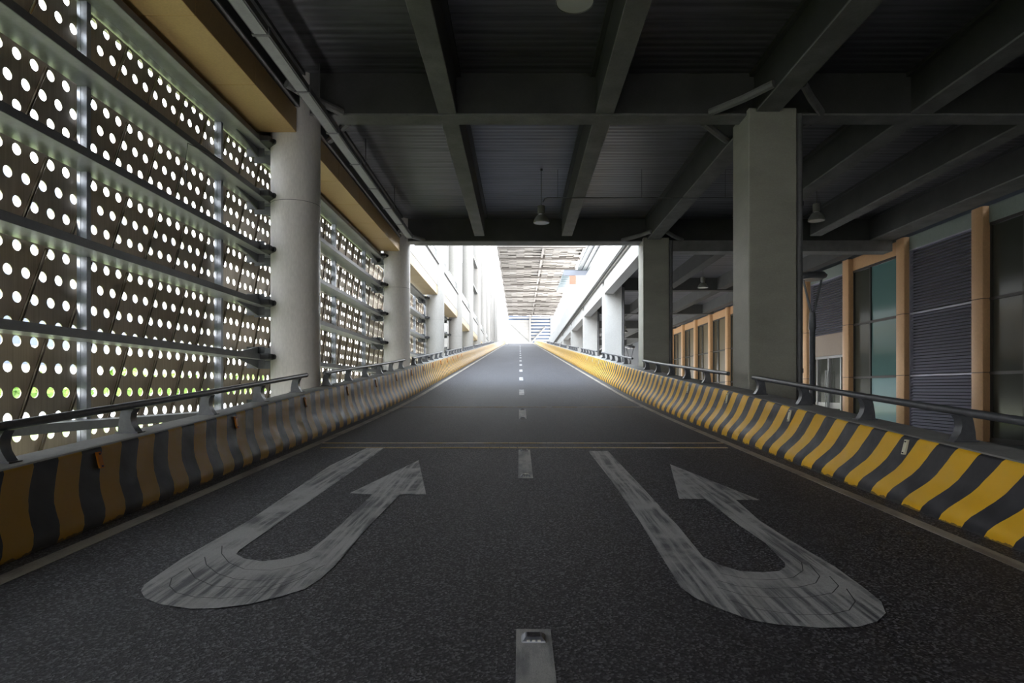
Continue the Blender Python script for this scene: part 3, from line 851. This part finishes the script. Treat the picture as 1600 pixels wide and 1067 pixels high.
# soffits, kiosk and walls above the shop side
g = empty('ribbed_soffit', (13.5, 84, CAMZ+20))
MB().box(-3.8, 8, -52, 24, .05, .5).build('deck', M['slate'], g)  # near end is an unseen extension, added to reduce outdoor sky light
mb = MB()
for k in range(16): mb.box(-3.8+k*.75, -3.4+k*.75, -52, 24, -.05, .05)
mb.build('ribs', M['ribgreen'], g)
tag(g, 'dark green ribbed soffit between canopy and white parapet', 'soffit')
k_ = empty('roof_pavilion', (9.6, 108, CAMZ+17))
MB().box(-2.2, 3.6, -.3, .2, 2.15, 3.0).build('front_fascia', M['blueg'], k_)
mb = MB()
for q in range(22): mb.prism([(-2.1, .3+q), (3.6, .3+q), (3.6, .85+q), (-2.1, .85+q)], 'z', 2.75, 2.95)
mb.build('soffit_louvres', M['louvblue'], k_)
MB().box(-2.1, 3.6, .2, 22.5, 2.98, 3.2).build('roof', M['slate'], k_)
MB().box(-1.2, -.1, -.1, .5, .4, 2.2).build('pier', M['orange'], k_)
tag(k_, 'small roof pavilion with pale blue fascia and orange pier above parapet', 'pavilion')
w = empty('stepped_white_wall', (8.3, 106, 8.3))
MB().prism([(-1.15,0),(1.2,0),(1.2,10.5),(-.05,10.5),(-1.15,8.6)], 'y', 0, 30).build('wall', M['fasciaR'], w)
tag(w, 'tall stepped white wall under the roof pavilion', 'wall')
tag(MB().box(14.0, 14.4, 212, 258, 14, CAMZ+27.6).build('slate_block', M['slate']), 'dark grey wall strip beyond the stepped white wall', 'building')

# ---------------------------------------------------------------- outside on the screen side
struct(MB().box(-26, -5.0, Y0-20, 150, -1.0, -.5).build('ground_lawn', M['lawn']))
struct(MB().box(-160, -26, -80, 260, -1.0, -.5).build('ground_paving', M['pave']))
struct(MB().box(-160, -4.9, 150, 420, -2.0, -.6).build('ground_far', M['pave']))
rb = bpy.data.meshes.new('x')
def bush(x, y, s, n, label, grp):
    r = empty('round_shrub', (x, y, -.5))
    rnd = random.Random(n)
    mb = MB()
    for q in range(170):
        th = rnd.uniform(0, 2*math.pi); ph = math.acos(rnd.uniform(-.2, 1)); rr = s*rnd.uniform(.78, 1.05)
        c = Vector((rr*math.sin(ph)*math.cos(th), rr*math.sin(ph)*math.sin(th), s*.75+rr*.9*math.cos(ph)))
        a = Vector((rnd.uniform(-1,1), rnd.uniform(-1,1), rnd.uniform(-1,1))).normalized()*s*.17
        b = a.cross(Vector((rnd.uniform(-1,1), rnd.uniform(-1,1), rnd.uniform(-1,1)))).normalized()*s*.11
        mb.quad([c-a, c-b, c+a, c+b])
    mb.lathe(0, 0, [(s*.3,.1),(s*.75,s*.45),(s*.85,s*.8),(s*.7,s*1.3),(s*.3,s*1.55)], 10)
    mb.build('foliage', M['leaf'], r)
    MB().lathe(0, 0, [(.1*s,0),(.07*s,s*.5)], 8).build('stem', M['rod'], r)
    tag(r, label, 'shrub', grp)
rnd = random.Random(11)
for q in range(20):
    y = 10+q*7.0+rnd.uniform(-1,1)
    bush(-44+rnd.uniform(-4,4), y, rnd.uniform(2.0,2.9), q, 'green shrub outdoors seen in pieces through holes of the screens', 'shrubs outside the screens')
bd = empty('office_building', (-100, 20, -.5))
MB().box(-8, 0, 0, 190, 0, 46).build('wall', M['fascia'], bd)
mb = MB()
for z in range(3, 45, 4): mb.box(0, .12, 2, 188, z, z+1.7)
mb.build('window_band', M['bluew2'], bd)
tag(bd, 'pale office block with blue window bands seen through the screen holes', 'building')

# ---------------------------------------------------------------- light
wd = bpy.data.worlds.new('World'); S.world = wd; wd.use_nodes = True
nt = wd.node_tree; bg = nt.nodes['Background']
tc = nt.nodes.new('ShaderNodeTexCoord'); sp = nt.nodes.new('ShaderNodeSeparateXYZ'); nt.links.new(tc.outputs['Generated'], sp.inputs[0])
rp = nt.nodes.new('ShaderNodeValToRGB'); rp.color_ramp.elements[0].color = (1.0,.99,.98,1); rp.color_ramp.elements[1].color = (.72,.86,1.0,1)
nt.links.new(sp.outputs['Z'], rp.inputs['Fac']); nt.links.new(rp.outputs['Color'], bg.inputs['Color'])
bg.inputs['Strength'].default_value = 12

# ---------------------------------------------------------------- camera
cd = bpy.data.cameras.new('Camera'); cam = bpy.data.objects.new('Camera', cd); COL.objects.link(cam); S.camera = cam
cam.location = (0, 0, CAMZ); cam.rotation_euler = (math.radians(90), 0, 0)
cd.sensor_width = 36; cd.lens = 36*1000/1600
cd.shift_x = -(812-800)/1600; cd.shift_y = (608-533.5)/1600
cd.clip_end = 1000; cd.clip_start = .05
S.view_settings.view_transform = 'Standard'; S.view_settings.look = 'None'
S.view_settings.exposure = 0; S.view_settings.gamma = 1; S.view_settings.use_curve_mapping = False
S.cycles.use_denoising = True
S.cycles.diffuse_bounces = 6; S.cycles.max_bounces = 12
